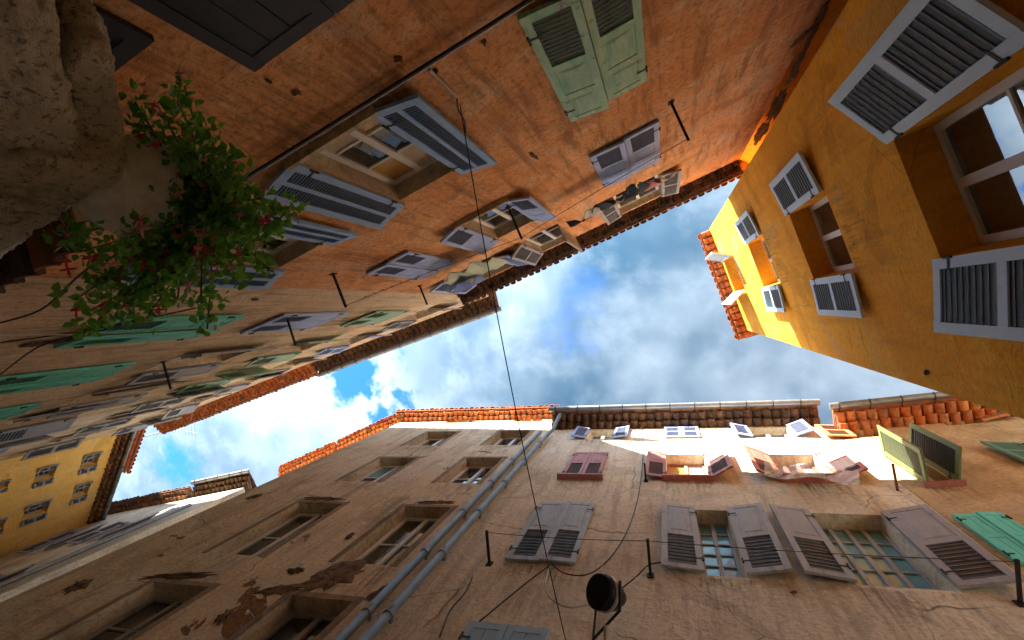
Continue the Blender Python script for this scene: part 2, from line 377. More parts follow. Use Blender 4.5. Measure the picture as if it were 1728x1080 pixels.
def tile_mesh(tw, ln, th, mat):
    mb = MB(); n = 8; r = tw * .47
    for y in (0, ln): mb.v += [(r * math.cos(PI + PI * k / n) * (1 if y == 0 else .9), y, th * .95 * math.sin(PI + PI * k / n)) for k in range(n + 1)]
    mb.f += [(k, k + 1, k + n + 2, k + n + 1) for k in range(n)]
    k0 = len(mb.v)
    mb.v += [(r * .72 * math.cos(PI + PI * k / n), 0, th * .62 * math.sin(PI + PI * k / n)) for k in range(n + 1)] + [(r * .72 * math.cos(PI + PI * k / n), .07, th * .62 * math.sin(PI + PI * k / n)) for k in range(n + 1)]
    mb.f += [(k, k + 1, k0 + k + 1, k0 + k) for k in range(n)] + [(k0 + k, k0 + k + 1, k0 + n + 2 + k, k0 + n + 1 + k) for k in range(n)] + [tuple(k0 + n + 1 + k for k in range(n + 1))]
    return mb.mesh('tile', mat)
def cover_mesh(tw, mat):
    mb = MB(); n = 6; r = tw * .42
    for y in (0, .45): mb.v += [(r * math.cos(PI * k / n), y, r * .8 * math.sin(PI * k / n)) for k in range(n + 1)]
    for y in (0, .45): mb.v += [(r * .84 * math.cos(PI * k / n), y, r * .66 * math.sin(PI * k / n)) for k in range(n + 1)]
    m_ = n + 1
    mb.f += [(k, k + 1, k + m_ + 1, k + m_) for k in range(n)] + [(2 * m_ + k, 2 * m_ + k + 1, 3 * m_ + k + 1, 3 * m_ + k) for k in range(n)] + [(k, k + 1, 2 * m_ + k + 1, 2 * m_ + k) for k in range(n)]
    return mb.mesh('tile', mat)
def shutter(parent, mtx, W, H, spec, mat, indiv=True, pitch=.06, T_=.034, hinges=True, cols=1, tilt=38):
    """spec from the bottom up: ('L' louvre | 'P' panel | 'D' planked, share of height); an upper-case C count in cols splits the louvre"""
    if spec and spec[0] == 'cols': cols = spec[1]; spec = spec[2:]
    st = min(.075, W * .16); y = T_ / 2; fs = 1 if tilt > 0 else -1
    f = MB(); f.box(0, st, -y, y, 0, H); f.box(W - st, W, -y, y, 0, H)
    rails = .09 if H > .9 else .06
    k = len(spec); tot = H - rails * (k + 1); z = 0; slots = []
    for ty, sh in spec:
        f.box(st, W - st, -y + .003, y - .003, z, z + rails); z += rails; h = tot * sh; slots.append((ty, z, z + h)); z += h
    f.box(st, W - st, -y + .003, y - .003, z, H)
    iw = (W - 2 * st) / cols
    for c in range(1, cols): f.box(st + c * iw - .02, st + c * iw + .02, -y + .004, y - .004, rails, H - rails)
    sh_ = f.build('shutter', mat, parent, mtx)
    for ty, a, b_ in slots:
        if ty == 'L':
            n = max(3, int((b_ - a) / pitch)); p = (b_ - a) / n
            for c in range(cols):
                x0 = st + c * iw + (.02 if c else 0); x1 = st + (c + 1) * iw - (.02 if c < cols - 1 else 0)
                def slat(mb, zz):
                    m = T(0, 0, zz) @ Matrix.Rotation(R(tilt), 4, 'X'); return mb.box(x0, x1, -p * .20, p * .20, -.004, .004, m)
                MB().box(x0, x1, -.0015, .0015, a, b_).build('gap_shade', 'paint_midnight_gap_shade', sh_)  # added dark sheet, stands in for the shade between the slats
                if indiv:
                    me = cached(('slat', round(x0, 3), round(x1, 3), mat, tilt, round(p, 4)), lambda: slat(MB(), 0).mesh('slat', mat))
                    for j in range(n): link('slat', me, sh_, T(0, 0, a + (j + .5) * p))
                else:
                    mb = MB()
                    for j in range(n): slat(mb, a + (j + .5) * p)
                    lo = mb.build('louvre', mat, sh_); lo['kind'] = 'stuff'
        elif ty == 'P':
            mb = MB(); mb.box(st, W - st, -.008, .008, a, b_)
            e = .03
            mb.raw([(x_, fs * y_, z0_) for x_, y_, z0_ in [(st + e, -.0085, a + e), (W - st - e, -.008, a + e), (W - st - e, -.008, b_ - e), (st + e, -.008, b_ - e)] + [(st + 2 * e, -.016, a + 2 * e), (W - st - 2 * e, -.016, a + 2 * e), (W - st - 2 * e, -.016, b_ - 2 * e), (st + 2 * e, -.016, b_ - 2 * e)]], [(0, 1, 5, 4), (1, 2, 6, 5), (2, 3, 7, 6), (3, 0, 4, 7), (4, 5, 6, 7)])
            mb.build('panel', mat, sh_)
        elif ty == 'D':
            n = max(2, int((W - 2 * st) / .11)); p = (W - 2 * st) / n
            for j in range(n): MB().box(st + j * p + .003, st + (j + 1) * p - .003, -.009, .009 + random.uniform(0, .003), a, b_).build('plank', mat, sh_)
    if hinges:
        for hz in (.14, .86):
            MB().tube([(0, -fs * (y + .006), H * hz - .05), (0, -fs * (y + .006), H * hz + .05)], .010, 6).box(0, min(.09, W * .3), min(-fs * (y + .004), -fs * (y + .001)), max(-fs * (y + .004), -fs * (y + .001)), H * hz - .012, H * hz + .012).build('hinge', 'iron', sh_)
    return sh_
LPP = [('L', .42), ('P', .30), ('P', .28)]
LP = [('L', .48), ('P', .52)]
LL = [('L', .5), ('L', .5)]
LU = [('P', .45), ('L', .55)]

gd = MB().raw([(-1500, -1500, 0), (1500, -1500, 0), (1500, 1500, 0), (-1500, 1500, 0)], [(0, 1, 2, 3)]).build('ground', 'paving'); gd['kind'] = 'structure'

# ================================================================== beige house (lower right)
D = 2.9
A = House('beige_house', 0, (0, D), 'beige plastered house with grey, red and blue shutters and a zinc gutter')
XA0, XA1 = -2.92, 3.08
TOPA = A.uv(1150, 722)[1]
rows = {}
g1 = A.quad([(854, 948), (910, 853), (1004, 854), (971, 957)])
vg = (g1[2], g1[3])
def opA(pts, row, depth=.26):
    q = A.quad(pts); r = (q[0], q[1], row[0], row[1], depth); A.ops.append(r); return r[:4]
g2 = opA([(1174, 858), (1228, 857), (1258, 978), (1188, 975)], vg)
g3 = opA([(1368, 866), (1494, 872), (1613, 999), (1443, 989)], vg)
p1 = A.quad([(945, 808), (972, 767), (1027, 767), (1012, 808)]); vp = (p1[2], p1[3])
p2 = opA([(1124, 766), (1187, 765), (1199, 810), (1124, 810)], vp)
p3 = opA([(1293, 766), (1369, 767), (1423, 816), (1320, 810)], vp)
bq = A.quad([(1121, 740), (1121, 724), (1178, 723), (1182, 740)]); vb = (bq[2], min(bq[3], TOPA - .04))
b1 = opA([(994, 726), (1039, 724), (1034, 743), (988, 745)], vb, .2)
b3 = opA([(1257, 717), (1323, 716), (1340, 738), (1270, 738)], vb, .2)
ub = A.uv(795, 1056); ub1 = A.uv(927, 1073)
lowq = (ub[0], ub1[0], ub[1] - 1.7, ub[1])
A.wall(XA0, XA1, TOPA + .02, 'plaster_beige')
A.pair(*g1, LP, 'paint_grey_wood', 0, 3, pitch=.075)
A.window(*g2, cols=2, rows=6, fmat='paint_grey_wood', gmat='glass_sky_reflection', fw=.04); A.window(*g3, cols=4, rows=5, fmat='paint_grey_wood', gmat='glass_sky_reflection', fw=.04)
A.pair(*g2, LP, 'paint_grey_wood', 175, 170, pitch=.075, wl=.44, wr=.44)
A.pair(*g3, LP, 'paint_blue_grey', 172, 168, pitch=.075, wl=.46, wr=.5)
A.pair(*p1, LU[::-1], 'paint_maroon', 0, 0); A.sill(p1[0], p1[1], p1[2], 'paint_maroon', .1)
A.window(*p2, cols=2, rows=2, fmat='paint_maroon', gmat=['glass_amber_reflection', 'curtain'], fw=.05); A.window(*p3, cols=3, rows=2, fmat='paint_maroon', gmat=['glass_dark', 'curtain', 'glass_sky_reflection'], fw=.05)
A.pair(*p2, LU[::-1], 'paint_maroon', 172, None, wl=.34, wr=.36); A.pair(*p2, LU[::-1], 'paint_red', None, 150, wr=.4)
A.pair(*p3, LU[::-1], 'paint_red', 160, 155, wl=.4, wr=.42)
A.sill(p2[0], p2[1], p2[2], 'paint_red', .1); A.sill(p3[0], p3[1], p3[2], 'paint_red', .14)
A.window(*b1, depth=.18, cols=2, rows=1); A.window(*b3, depth=.18, cols=2, rows=1)
A.pair(*b1, [('L', 1)], 'paint_lavender', 170, 172, indiv=False, wl=.32, wr=.32); A.pair(bq[0], bq[1], *vb, [('L', .5), ('L', .5)], 'paint_lavender', 0, 0, indiv=False)
A.pair(*b3, [('L', 1)], 'paint_lavender', 168, 160, indiv=False, wl=.34, wr=.36)
A.pair(*lowq, [('D', 1)], 'paint_sky_blue', 0, 0)
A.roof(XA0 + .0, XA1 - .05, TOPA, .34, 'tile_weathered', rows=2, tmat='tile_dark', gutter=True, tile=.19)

# ================================================================== cream house (right of it)
B = House('cream_house', -5, (XA1 + .01, D + .0), 'cream house with olive and turquoise shutters beneath red roof tiles')
TOPB = B.uv(1500, 722)[1]
def opB(pts, depth=.26):
    q = B.quad(pts); B.ops.append((*q, depth)); return q
o1 = opB([(1510, 768), (1545, 766), (1610, 820), (1545, 822)])
o2 = B.quad([(1612, 880), (1690, 865), (1800, 950), (1728, 962)])
t1 = opB([(1425, 722), (1478, 715), (1505, 733), (1445, 741)], .2); t2 = opB([(1572, 706), (1625, 698), (1650, 712), (1605, 720)], .2)
o3 = opB([(1735, 752), (1790, 745), (1860, 775), (1800, 790)])
UB1 = 7.5
B.wall(0.0, UB1, TOPB + .02, 'plaster_cream')
B.window(*o1, cols=2, rows=2, fmat='paint_white', gmat='glass_dark'); B.window(*o3, fmat='paint_white')
B.pair(*o1, [('L', 1)], 'paint_olive', 92, 100, pitch=.07, wl=.5, wr=.5); B.sill(o1[0], o1[1], o1[2], 'paint_maroon', .08)
B.pair(*o2, [('D', .5), ('D', .5)], 'paint_turquoise', 0, 4)
B.window(*t1, depth=.18, rows=1); B.window(*t2, depth=.18, rows=1)
B.pair(*t1, [('L', .5), ('L', .5)], 'paint_orange_wood', 172, None, indiv=False, wl=.5); B.pair(*t2, [('L', .5), ('L', .5)], 'paint_orange_wood', None, 170, indiv=False, wr=.6)
B.pair(*o3, LL, 'paint_dark_green', 172, 170, wl=.5, wr=.5)
B.roof(.1, UB1, TOPB, .36, 'tile_terracotta', rows=2, tmat='tile_terracotta', gutter=True, tile=.19)

# ================================================================== ochre brown house (lower left)
XL0 = -7.85
L = House('ochre_house', 0, (0, D + .002), 'stained ochre brown house with deep bare windows and no shutters')
TOPL = L.uv(840, 712)[1] + .25
def opL(pts, depth=.34):
    q = L.quad(pts); L.ops.append((*q, depth)); return q
LW = [opL(p) for p in ([(235, 1082), (430, 1000), (354, 986), (69, 1068)], [(385, 1080), (470, 1003), (590, 1015), (520, 1090)],
    [(400, 935), (505, 848), (583, 848), (478, 935)], [(598, 950), (683, 855), (765, 853), (660, 957)],
    [(583, 815), (655, 775), (713, 772), (648, 815)], [(740, 815), (803, 773), (857, 773), (812, 815)],
    [(693, 755), (735, 731), (778, 730), (745, 755)], [(825, 751), (862, 727), (905, 725), (882, 751)],
    [(755, 718), (775, 709), (815, 706), (800, 716)], [(878, 711), (895, 702), (935, 702), (922, 711)])] if False else []
def snap(ucols, vrows, depth=.25):
    for ua, ub_ in ucols:
        for va, vb_ in vrows:
            r = (ua, ub_, va, vb_, depth); L.ops.append(r); LW.append(r[:4])
c2a, c2b = L.uv(683, 855)[0], L.uv(765, 853)[0]; c1a, c1b = L.uv(505, 848)[0], L.uv(583, 848)[0]
vr = [(L.uv(598, 950)[1], L.uv(700, 855)[1]), (L.uv(760, 815)[1], L.uv(830, 773)[1]), (L.uv(850, 751)[1], L.uv(880, 727)[1]), (L.uv(900, 711)[1], L.uv(915, 703)[1]), (L.uv(500, 1003)[1] - 1.75, L.uv(500, 1006)[1])]
snap([(c1a, c1b), (c2a, c2b)], vr)
L.wall(XL0, XA0 - .01, TOPL + .02, 'plaster_ochre_brown', revmat='plaster_reveal', depth=5)
for k, q in enumerate(LW):
    r = k % 5
    L.window(*q, depth=.23, cols=2, rows=2 if r < 2 else (3 if r == 4 else 1), fmat='paint_white' if r != 4 else 'paint_grey_wood', gmat=['glass_dark'] * 2 + (['glass_sky_reflection'] if r == 1 else []))
    # thin worn plaster surround
    a, c, p, q_ = q; e = .09
    MB().box(a - e, a - .002, -.007, .02, p - .02, q_ + e).box(c + .002, c + e, -.007, .02, p - .02, q_ + e).box(a - .002, c + .002, -.006, .02, q_ + .002, q_ + e).build('surround', 'plaster_old', L.e)
L.roof(XL0 - .22, XA0 - .03, TOPL, .24, 'tile_terracotta', rows=2, tile=.16, th=.075)
# its flank, running away from the street corner
side = House('ochre_house_flank', math.degrees(math.atan2(-1, 2.72)), (XL0 - 4.55, D + .03 + 4.55 / 2.72), 'long flank of the ochre house with terracotta eave tiles running down the street')
side.wall(0, math.hypot(4.5, 4.5 / 2.72), TOPL - .05, 'plaster_ochre_brown', depth=2.2)
sl_ = math.hypot(4.5, 4.5 / 2.72)
side.roof(sl_ * .5, sl_ + .1, TOPL - .05, .24, 'tile_terracotta', rows=2, tile=.16, run=2, th=.075)
side.roof(0, sl_ * .5 - .02, TOPL - .14, .24, 'tile_terracotta', rows=2, tile=.16, run=2, th=.075)

# ================================================================== orange house (upper)
DO = 2.1; AO = 161.5
a_ = R(AO); io = Vector((-math.sin(a_), math.cos(a_), 0))
OR = House('orange_house', AO, io * DO, 'weathered orange house with lavender, blue and faded green shutters and laundry')
TOPO = OR.uv(1070, 353)[1]
UO1 = sum(OR.uv(*p)[0] for p in ((400, 483), (780, 497))) / 2
UO0 = max(OR.uv(*p)[0] for p in ((1275, 240), (1385, 10)))
def opO(pts, depth=.24, row=None):
    q = OR.quad(pts)
    if row: q = (q[0], q[1], *row)
    OR.ops.append((*q, depth)); return q
w1 = opO([(505, 250), (655, 345), (782, 282), (622, 200)])
vw = (w1[2], w1[3]); wid = w1[1] - w1[0]
w2u = OR.uv(560, 406)[0]
w2 = (w2u + .02, w2u + wid + .02, *vw); OR.ops.append((*w2, .24))
gq = OR.quad([(872, 28), (962, 200), (1112, 100), (1035, -60)]); gq = (gq[0], gq[1], vw[0] - .05, OR.uv(1035, 158)[1])
pq = OR.quad([(995, 262), (1018, 312), (1112, 268), (1110, 196)])
vpo = (pq[2], pq[3])
pw = opO([(763, 378), (822, 403), (902, 362), (855, 330)]); pw = (w1[0], w1[1], *vpo); OR.ops[-1] = (*pw, .24)
p3q = OR.quad([(585, 455), (680, 463), (745, 432), (663, 416)]); p3q = (p3q[0], p3q[1], vpo[0], vpo[1])
vt_ = (OR.uv(1000, 352)[1] - .15, TOPO - .12)
tA = (OR.uv(1115, 305)[0], OR.uv(1040, 345)[0], *vt_); tB = (OR.uv(950, 385)[0], OR.uv(893, 415)[0], *vt_); tC = (OR.uv(850, 440)[0], OR.uv(772, 475)[0], *vt_)
for q in (tA, tB, tC): OR.ops.append((*q, .2))
OR.wall(UO0, UO1, TOPO + .02, 'plaster_orange', revmat='plaster_reveal')
OR.window(*w1, depth=.22, cols=2, rows=3, gmat=['glass_amber_reflection', 'curtain', 'glass_dark', 'curtain']); OR.window(*w2, depth=.22, cols=2, rows=3)
SB = ['cols', 2, ('L', 1.0)]
w1s = (w1[0], w1[1], w1[2] - .04, w1[3] + .08); w2s = (w2[0], w2[1], w1s[2], w1s[3])
OR.pair(*w1s, SB, 'paint_slate_blue', 168, 166, indiv=False, pitch=.034, wl=wid * .56, wr=wid * .56); OR.pair(*w2s, SB, 'paint_slate_blue', 172, 168, indiv=False, pitch=.034, wl=wid * .5, wr=wid * .5)
OR.pair(*gq, LPP, 'paint_faded_green', 0, 9, pitch=.055)
OR.pair(*pq, LPP, 'paint_lavender', 0, 3, pitch=.05); OR.pair(*p3q, LPP, 'paint_lavender', 0, 3, pitch=.05)
OR.window(*pw, depth=.22, cols=2, rows=3, gmat=['glass_dark', 'glass_sky_reflection']); OR.pair(*pw, LPP, 'paint_lavender', 162, 165, pitch=.05)
for q in (tA, tB, tC): OR.window(*q, depth=.18, cols=2, rows=2)
OR.pair(*tA, LL, 'paint_blue_grey', 168, 172, indiv=False, wl=.34, wr=.34); OR.pair(*tB, LL, 'paint_blue_grey', 95, 150, indiv=False, wl=.34, wr=.34); OR.pair(*tC, LL, 'paint_lavender', 165, 170, indiv=False, wl=.36, wr=.36)
# dark closed shutters low on the wall
k1 = OR.uv(425, 108); OR.pair(k1[0] - 1.15, k1[0], k1[1] - 1.6, k1[1], [('D', 1)], 'paint_midnight_gap_shade', 0, 0, hinges=False)
k2 = OR.uv(255, 53); k2l = OR.uv(150, 145)[0]; OR.pair(k2[0], k2[0] + 1.0, k2[1] - 1.4, k2[1], [('D', 1)], 'paint_midnight_gap_shade', 0, 0, hinges=False)
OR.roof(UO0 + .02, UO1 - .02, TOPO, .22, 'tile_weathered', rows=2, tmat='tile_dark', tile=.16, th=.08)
for q in (w1, w2, pw): OR.sill(q[0], q[1], q[2], 'plaster_reveal', .07)

# ================================================================== tan house (left of it)
PJ = OR.P(UO1, 0)
BR = House('tan_house', 165.7, (PJ.x, PJ.y), 'tall tan house with turquoise and mint shutters beside the orange house')
TOPT = BR.uv(620, 577)[1]
UT1 = (at_h(530, 628, TOPT - CAMZ) - BR.O).dot(BR.d)
print('tan top', TOPT, 'len', UT1, 'orange top', TOPO, UO0, UO1, 'A', TOPA, 'L', TOPL, 'B', TOPB)
def qB(pts): return BR.quad(pts)
tq = qB([(165, 580), (190, 533), (410, 530), (385, 570)])
def span(bot, top, u0, u1): return (u0, u1, bot, top)
u = lambda x, y: BR.uv(x, y)[0]
z_ = lambda x, y: BR.uv(x, y)[1]
vt1 = (z_(190, 533), z_(410, 530)); ut = u(300, 531)
r1 = [span(*vt1, ut, ut + 1.0), span(*vt1, ut + 2.3, ut + 3.3), span(*vt1, ut + 4.6, ut + 5.6)]
v2 = (z_(482, 526), z_(587, 525)); um = u(535, 526)
r2 = [span(*v2, um, um + .95), span(*v2, um + 2.3, um + 3.25), span(*v2, um + 4.6, um + 5.5)]
v3 = (z_(660, 521) - .2, z_(695, 521)); u3_ = u(660, 522)
v3 = (v2[1] + .95, v2[1] + 2.4)
r3 = [span(*v3, ut, ut + .95), span(*v3, ut + 2.3, ut + 3.25), span(*v3, ut + 4.6, ut + 5.5)]
v4 = (v3[1] + .9, min(v3[1] + 2.1, TOPT - .12))
r4 = [span(*v4, ut, ut + .95), span(*v4, ut + 2.3, ut + 3.25), span(*v4, ut + 4.6, ut + 5.5)]
for q in (r2[1], r2[2], r3[1], r3[2], r4[0], r4[1], r4[2]): BR.ops.append((*q, .22))
BR.wall(.01, UT1, TOPT + .02, 'plaster_tan')
for q in (r2[1], r2[2], r3[1], r3[2], r4[0], r4[1], r4[2]): BR.window(*q, depth=.2)
BR.pair(*r1[0], LPP, 'paint_turquoise', 0, 6, pitch=.06); BR.pair(*r1[1], LPP, 'paint_turquoise', 0, 4, pitch=.06); BR.pair(*r1[2], LPP, 'paint_turquoise', 4, 0, pitch=.06)
BR.pair(*r2[0], LP, 'paint_lavender', 0, 0); BR.pair(*r2[1], LP, 'paint_blue_grey', 168, 172); BR.pair(*r2[2], LP, 'paint_grey_wood', 165, 170)
BR.pair(*r3[0], LP, 'paint_mint', 0, 0); BR.pair(*r3[1], LP, 'paint_mint', 168, 172, indiv=False); BR.pair(*r3[2], LP, 'paint_mint', 150, 172, indiv=False)
for q, m_ in zip(r4, ('paint_blue_grey', 'paint_lavender', 'paint_grey_wood')): BR.pair(*q, LL, m_, 165, 172, indiv=False)
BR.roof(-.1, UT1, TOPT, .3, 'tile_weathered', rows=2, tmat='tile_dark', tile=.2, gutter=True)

# ================================================================== grey shuttered house further along
PT = BR.P(UT1, 0)
G = House('grey_shuttered_house', 165.0, (PT.x, PT.y), 'sandy house with many half open grey louvred shutters beyond the tan house')
UG1 = 7.2
for k in range(3):
    for j, (va, vb_) in enumerate(((4.6, 6.2), (7.8, 9.4), (10.8, 12.2), (13.2, 14.3))):
        q = (.7 + k * 2.2, 1.6 + k * 2.2, va, min(vb_, TOPT - .2)); G.ops.append((*q, .2))
G.wall(.01, UG1, TOPT - .08, 'plaster_tan')
for n_, o in enumerate(list(G.ops)):
    q = o[:4]; G.window(*q, depth=.18); G.pair(*q, LP if n_ % 2 else LL, ('paint_grey_wood', 'paint_blue_grey')[n_ % 2], (165, 172, 150)[n_ % 3], (172, 158, 168)[n_ % 3], indiv=False)
G.roof(0.02, UG1, TOPT - .1, .34, 'tile_terracotta', rows=3, tmat='tile_terracotta', tile=.17, th=.075)
PG = G.P(UG1, 0)
OH = House('low_orange_house', 172.0, (PG.x, PG.y), 'bright orange plastered house with a tiled ledge next to the amber house')
OH.wall(.01, 2.6, TOPT - 1.0, 'plaster_orange')
OH.roof(.02, 2.6, TOPT - 1.0, .25, 'tile_weathered', rows=2, tile=.19)
# ================================================================== amber house closing the street
PY = at_h(176, 800, 12.6)
Y = House('amber_house', 121, (PY.x, PY.y), 'bright amber house with grey blue shutters closing the end of the street')
TOPY = 12.6 + CAMZ
YW = []
for c in ([(43.8, 851.8), (84.5, 840.6), (78.4, 873.1), (34.6, 886.4)], [(63, 788.6), (92, 782), (93.7, 812), (55, 822)], [(127, 817), (154, 811), (144.6, 842.6), (118, 850.7)], [(140.6, 767), (170, 760), (162, 791.7), (132, 799.8)], [(-12, 813), (16, 808), (12, 828), (-20, 836)], [(-20, 880), (10, 872), (4, 898), (-28, 908)]):
    q = Y.quad(c); k3 = (q[1] - q[0]) * .25; q = (q[0] + k3, q[1] - k3, q[2], q[3]); print('ywin', [round(x, 2) for x in q]); YW.append(q); Y.ops.append((*q, .25))
Y.ops = [o for o in Y.ops if o[3] < TOPY - .1 and o[2] > .1]
Y.wall(-4.5, 5.5, TOPY, 'plaster_amber')
for o in Y.ops:
    Y.window(*o[:4], depth=.22, fmat='paint_blue_grey'); Y.pair(*o[:4], LL, 'paint_blue_grey', 168, 172, indiv=False)
Y.roof(-4.5, 5.5, TOPY - .02, .3, 'tile_weathered', rows=2, tile=.2, gutter=True, run=1.6)
Y2 = House('rooftop_house', 121, (Y.P(0, 0, -2.2).x, Y.P(0, 0, -2.2).y), 'pale yellow upper storey set back above the amber house')
Y2.wall(-2.5, 2.2, TOPY + 2.6, 'plaster_amber', depth=3); Y2.roof(-2.5, 2.2, TOPY + 2.6, .25, 'tile_terracotta', rows=1, run=2)
vent = MB()
for k in range(14): vent.box(2.3 + k * .09, 2.37 + k * .09, -.05, .05, TOPY + .5, TOPY + 2.4)
vent.box(2.3, 3.56, -.02, .9, TOPY + .5, TOPY + 2.4); tag(vent.build('metal_shed', 'zinc', None, Y2.M), 'grey ribbed metal shed on the roof behind the amber house', 'shed')
# ================================================================== pale house opposite
PW = at_h(413, 827, 13.6)
WH = House('pale_house', -10, (at_h(215, 846, 13.6).x, at_h(215, 846, 13.6).y + .35), 'pale cream house with sunlit top and tiled eaves beyond the ochre house')
UW = (PW - WH.O).dot(WH.d)
for k in range(2):
    for va in (5.0, 8.4, 11.6): WH.ops.append((.8 + k * 2.3, 1.7 + k * 2.3, va, va + 1.5, .22))
WH.wall(-6, UW, 13.6 + CAMZ, 'plaster_white', depth=4)
for o in WH.ops: WH.window(*o[:4], depth=.2); WH.pair(*o[:4], LL, 'paint_blue_grey', 170, 165, indiv=False)
WH.roof(-6, UW * .52, 13.6 + CAMZ, .3, 'tile_weathered', rows=2, tile=.2); WH.roof(UW * .54, UW, 13.6 + CAMZ + .1, .34, 'tile_dark', rows=2, tile=.2, gutter=True)
pm = MB().tube([WH.P(UW - .5, 0, .1), WH.P(UW - .5, 13.6, .1)], .06, 8); tag(pm.build('drainpipe', 'zinc'), 'thin zinc drainpipe down the pale cream house', 'drainpipe')

# ================================================================== yellow house (right)
DY = 1.9; AY = 255.5; iy = Vector((-math.sin(R(AY)), math.cos(R(AY)), 0))
YR = House('yellow_house', AY, iy * DY, 'narrow saffron yellow house with pale blue louvred shutters')
UYL = sum(YR.uv(*p)[0] for p in ((1290, 230), (1437, 0))) / 2; UYR = sum(YR.uv(*p)[0] for p in ((1345, 588), (1728, 697))) / 2
TOPR = YR.uv(1232, 480)[1]
def rowY(q): YR.ops.append((*q, .34)); return q
y2 = YR.quad([(1340, 362), (1382, 466), (1452, 452), (1398, 330)]); s2v = (YR.uv(1390, 318)[1], YR.uv(1330, 358)[1])
ua, ub_ = YR.uv(1375, 470)[0], YR.uv(1335, 360)[0]
y2 = rowY((ua, ub_, *s2v))
wlo = YR.uv(1572, 425); s1v = (YR.uv(1728, 10)[1], YR.uv(1500, 218)[1])
y1 = rowY((ua, ub_, s1v[1] - (s2v[1] - s2v[0]) * 1.0, s1v[1]))
v3y = (YR.uv(1335, 525)[1], YR.uv(1262, 413)[1]); y3 = rowY((ua, ub_, *v3y))
v4y = (min(YR.uv(1270, 490)[1] + .9, TOPR - 1.5), TOPR - .45); y4 = rowY((ua, ub_, *v4y))
print('yellow', UYL, UYR, TOPR, y1, y2, y3, y4)
YR.wall(UYR, UYL, TOPR + .02, 'plaster_yellow', depth=4)
sw = (ub_ - ua) / 2
for q, cl in ((y1, 2), (y2, 2), (y3, 2), (y4, 1)): YR.window(*q, depth=.3, cols=2, rows=2, gmat='glass_mirror', fw=.06)
YR.pair(*y1, LL, 'paint_pale_blue', 163, 152, pitch=.07, wl=sw * 1.15, wr=sw * 1.15)
for q in (y2, y3): YR.pair(*q, LL, 'paint_pale_blue', 174, 174, pitch=.075 if q is not y1 else .07, wl=sw * 1.05, wr=sw * 1.05)
YR.pair(*y4, [('L', 1)], 'paint_pale_blue', 120, 120, indiv=False)
YR.roof(UYR - .22, UYL - .02, TOPR, .24, 'tile_terracotta', rows=2, tile=.19, run=3)
# narrow house glimpsed in the alley behind
pa = at_h(1252, 296, 13.0)
dv = Vector((pa.x, pa.y, 0)).normalized()
AL = House('alley_house', math.degrees(math.atan2(-dv.x, dv.y)) + 180 if False else math.degrees(math.atan2(dv.y, dv.x)) - 90, (pa.x + dv.x * .3, pa.y + dv.y * .3), 'yellow house closing the narrow alley between orange and saffron houses')
AL.wall(-1.2, 1.6, 13.0 + CAMZ, 'plaster_yellow', depth=2.5); AL.roof(-1.2, 1.6, 13.0 + CAMZ, .15, 'tile_terracotta', rows=1, run=1.5)


# ================================================================== details
def poly(H_, pts, out=.03): return [H_.px(x, y, out) for x, y in pts]
def smooth_path(p, k=5):
    r = []
    for i in range(len(p) - 1):
        a = p[max(i - 1, 0)]; b_ = p[i]; c = p[i + 1]; d = p[min(i + 2, len(p) - 1)]
        for j in range(k):
            t_ = j / k; r.append(.5 * ((2 * b_) + (c - a) * t_ + (2 * a - 5 * b_ + 4 * c - d) * t_ * t_ + (3 * b_ - a - 3 * c + d) * t_ ** 3))
    return r + [p[-1]]
def cable(pts, label, mat='cable_black', r=.008, name='cable', cat='cable', group=None):
    return tag(MB().tube(smooth_path(pts), r, 5).build(name, mat, None, None, True), label, cat, group)
# drainpipes between ochre and beige house
def drainpipe(u, label, top, bend):
    e = empty('drainpipe', T(u, D - .1, 0), label, 'drainpipe')
    path = [Vector((0, 0, 0)), Vector((0, 0, top - 1.0))]
    if bend: path += [Vector((bend * .4, -.03, top - .5)), Vector((bend, -.22, top - .1)), Vector((bend, -.26, top + .12))]
    else: path += [Vector((0, 0, top))]
    MB().tube(path, .046, 12).build('pipe', 'pipe_paint', e, None, True)
    z = .9
    while z < top - 1.2:
        MB().tube([(0, 0, z - .05), (0, 0, z + .05)], .057, 12).box(-.012, .012, .04, .1, z - .02, z + .02).build('collar', 'pipe_paint', e); z += 1.25
drainpipe(-3.04, 'painted drainpipe on the ochre side of the pipe pair', TOPA - .6, 0)
drainpipe(-2.80, 'painted drainpipe on the beige side of the pipe pair, bending to the gutter', TOPA, .12)
# wires
def span_wire(a, b_, sag, label, mat='cable_black', r=.0045):
    pts = [a.lerp(b_, k / 16) - Vector((0, 0, sag * 4 * (k / 16) * (1 - k / 16))) for k in range(17)]
    return tag(MB().tube(pts, r, 5).build('overhead_wire', mat, None, None, True), label, 'wire')
span_wire(OR.px(776, 176, .06), A.px(958, 1095, .05), .12, 'thin black wire crossing the street from orange wall to beige wall')
cable(poly(A, [(930, 952), (880, 990), (805, 1052)]), 'black cable running down to the pale blue shutters on the beige wall')
cable(poly(A, [(932, 953), (955, 968), (995, 968), (1035, 935), (1065, 880), (1080, 820), (1085, 760), (1080, 700)], .04), 'long black cable looping up the beige wall past the red shutters')
cable(poly(A, [(928, 955), (920, 985), (928, 1008), (955, 1024), (985, 1022), (1008, 1012)], .08), 'white cable drooping from the beige wall to the floodlight', 'cable_white', .009)
cable(poly(A, [(1050, 992), (1075, 972), (1098, 952), (1140, 948)], .06), 'short black cable between floodlight and grey shutters')
cable(poly(A, [(818, 938), (802, 955), (797, 975)], .04), 'short white cable on the beige wall beside the drainpipes', 'cable_white')
cable(poly(A, [(797, 975), (785, 1000), (760, 1030), (742, 1075)], .03), 'black cable trailing beside the drainpipes down the beige wall')
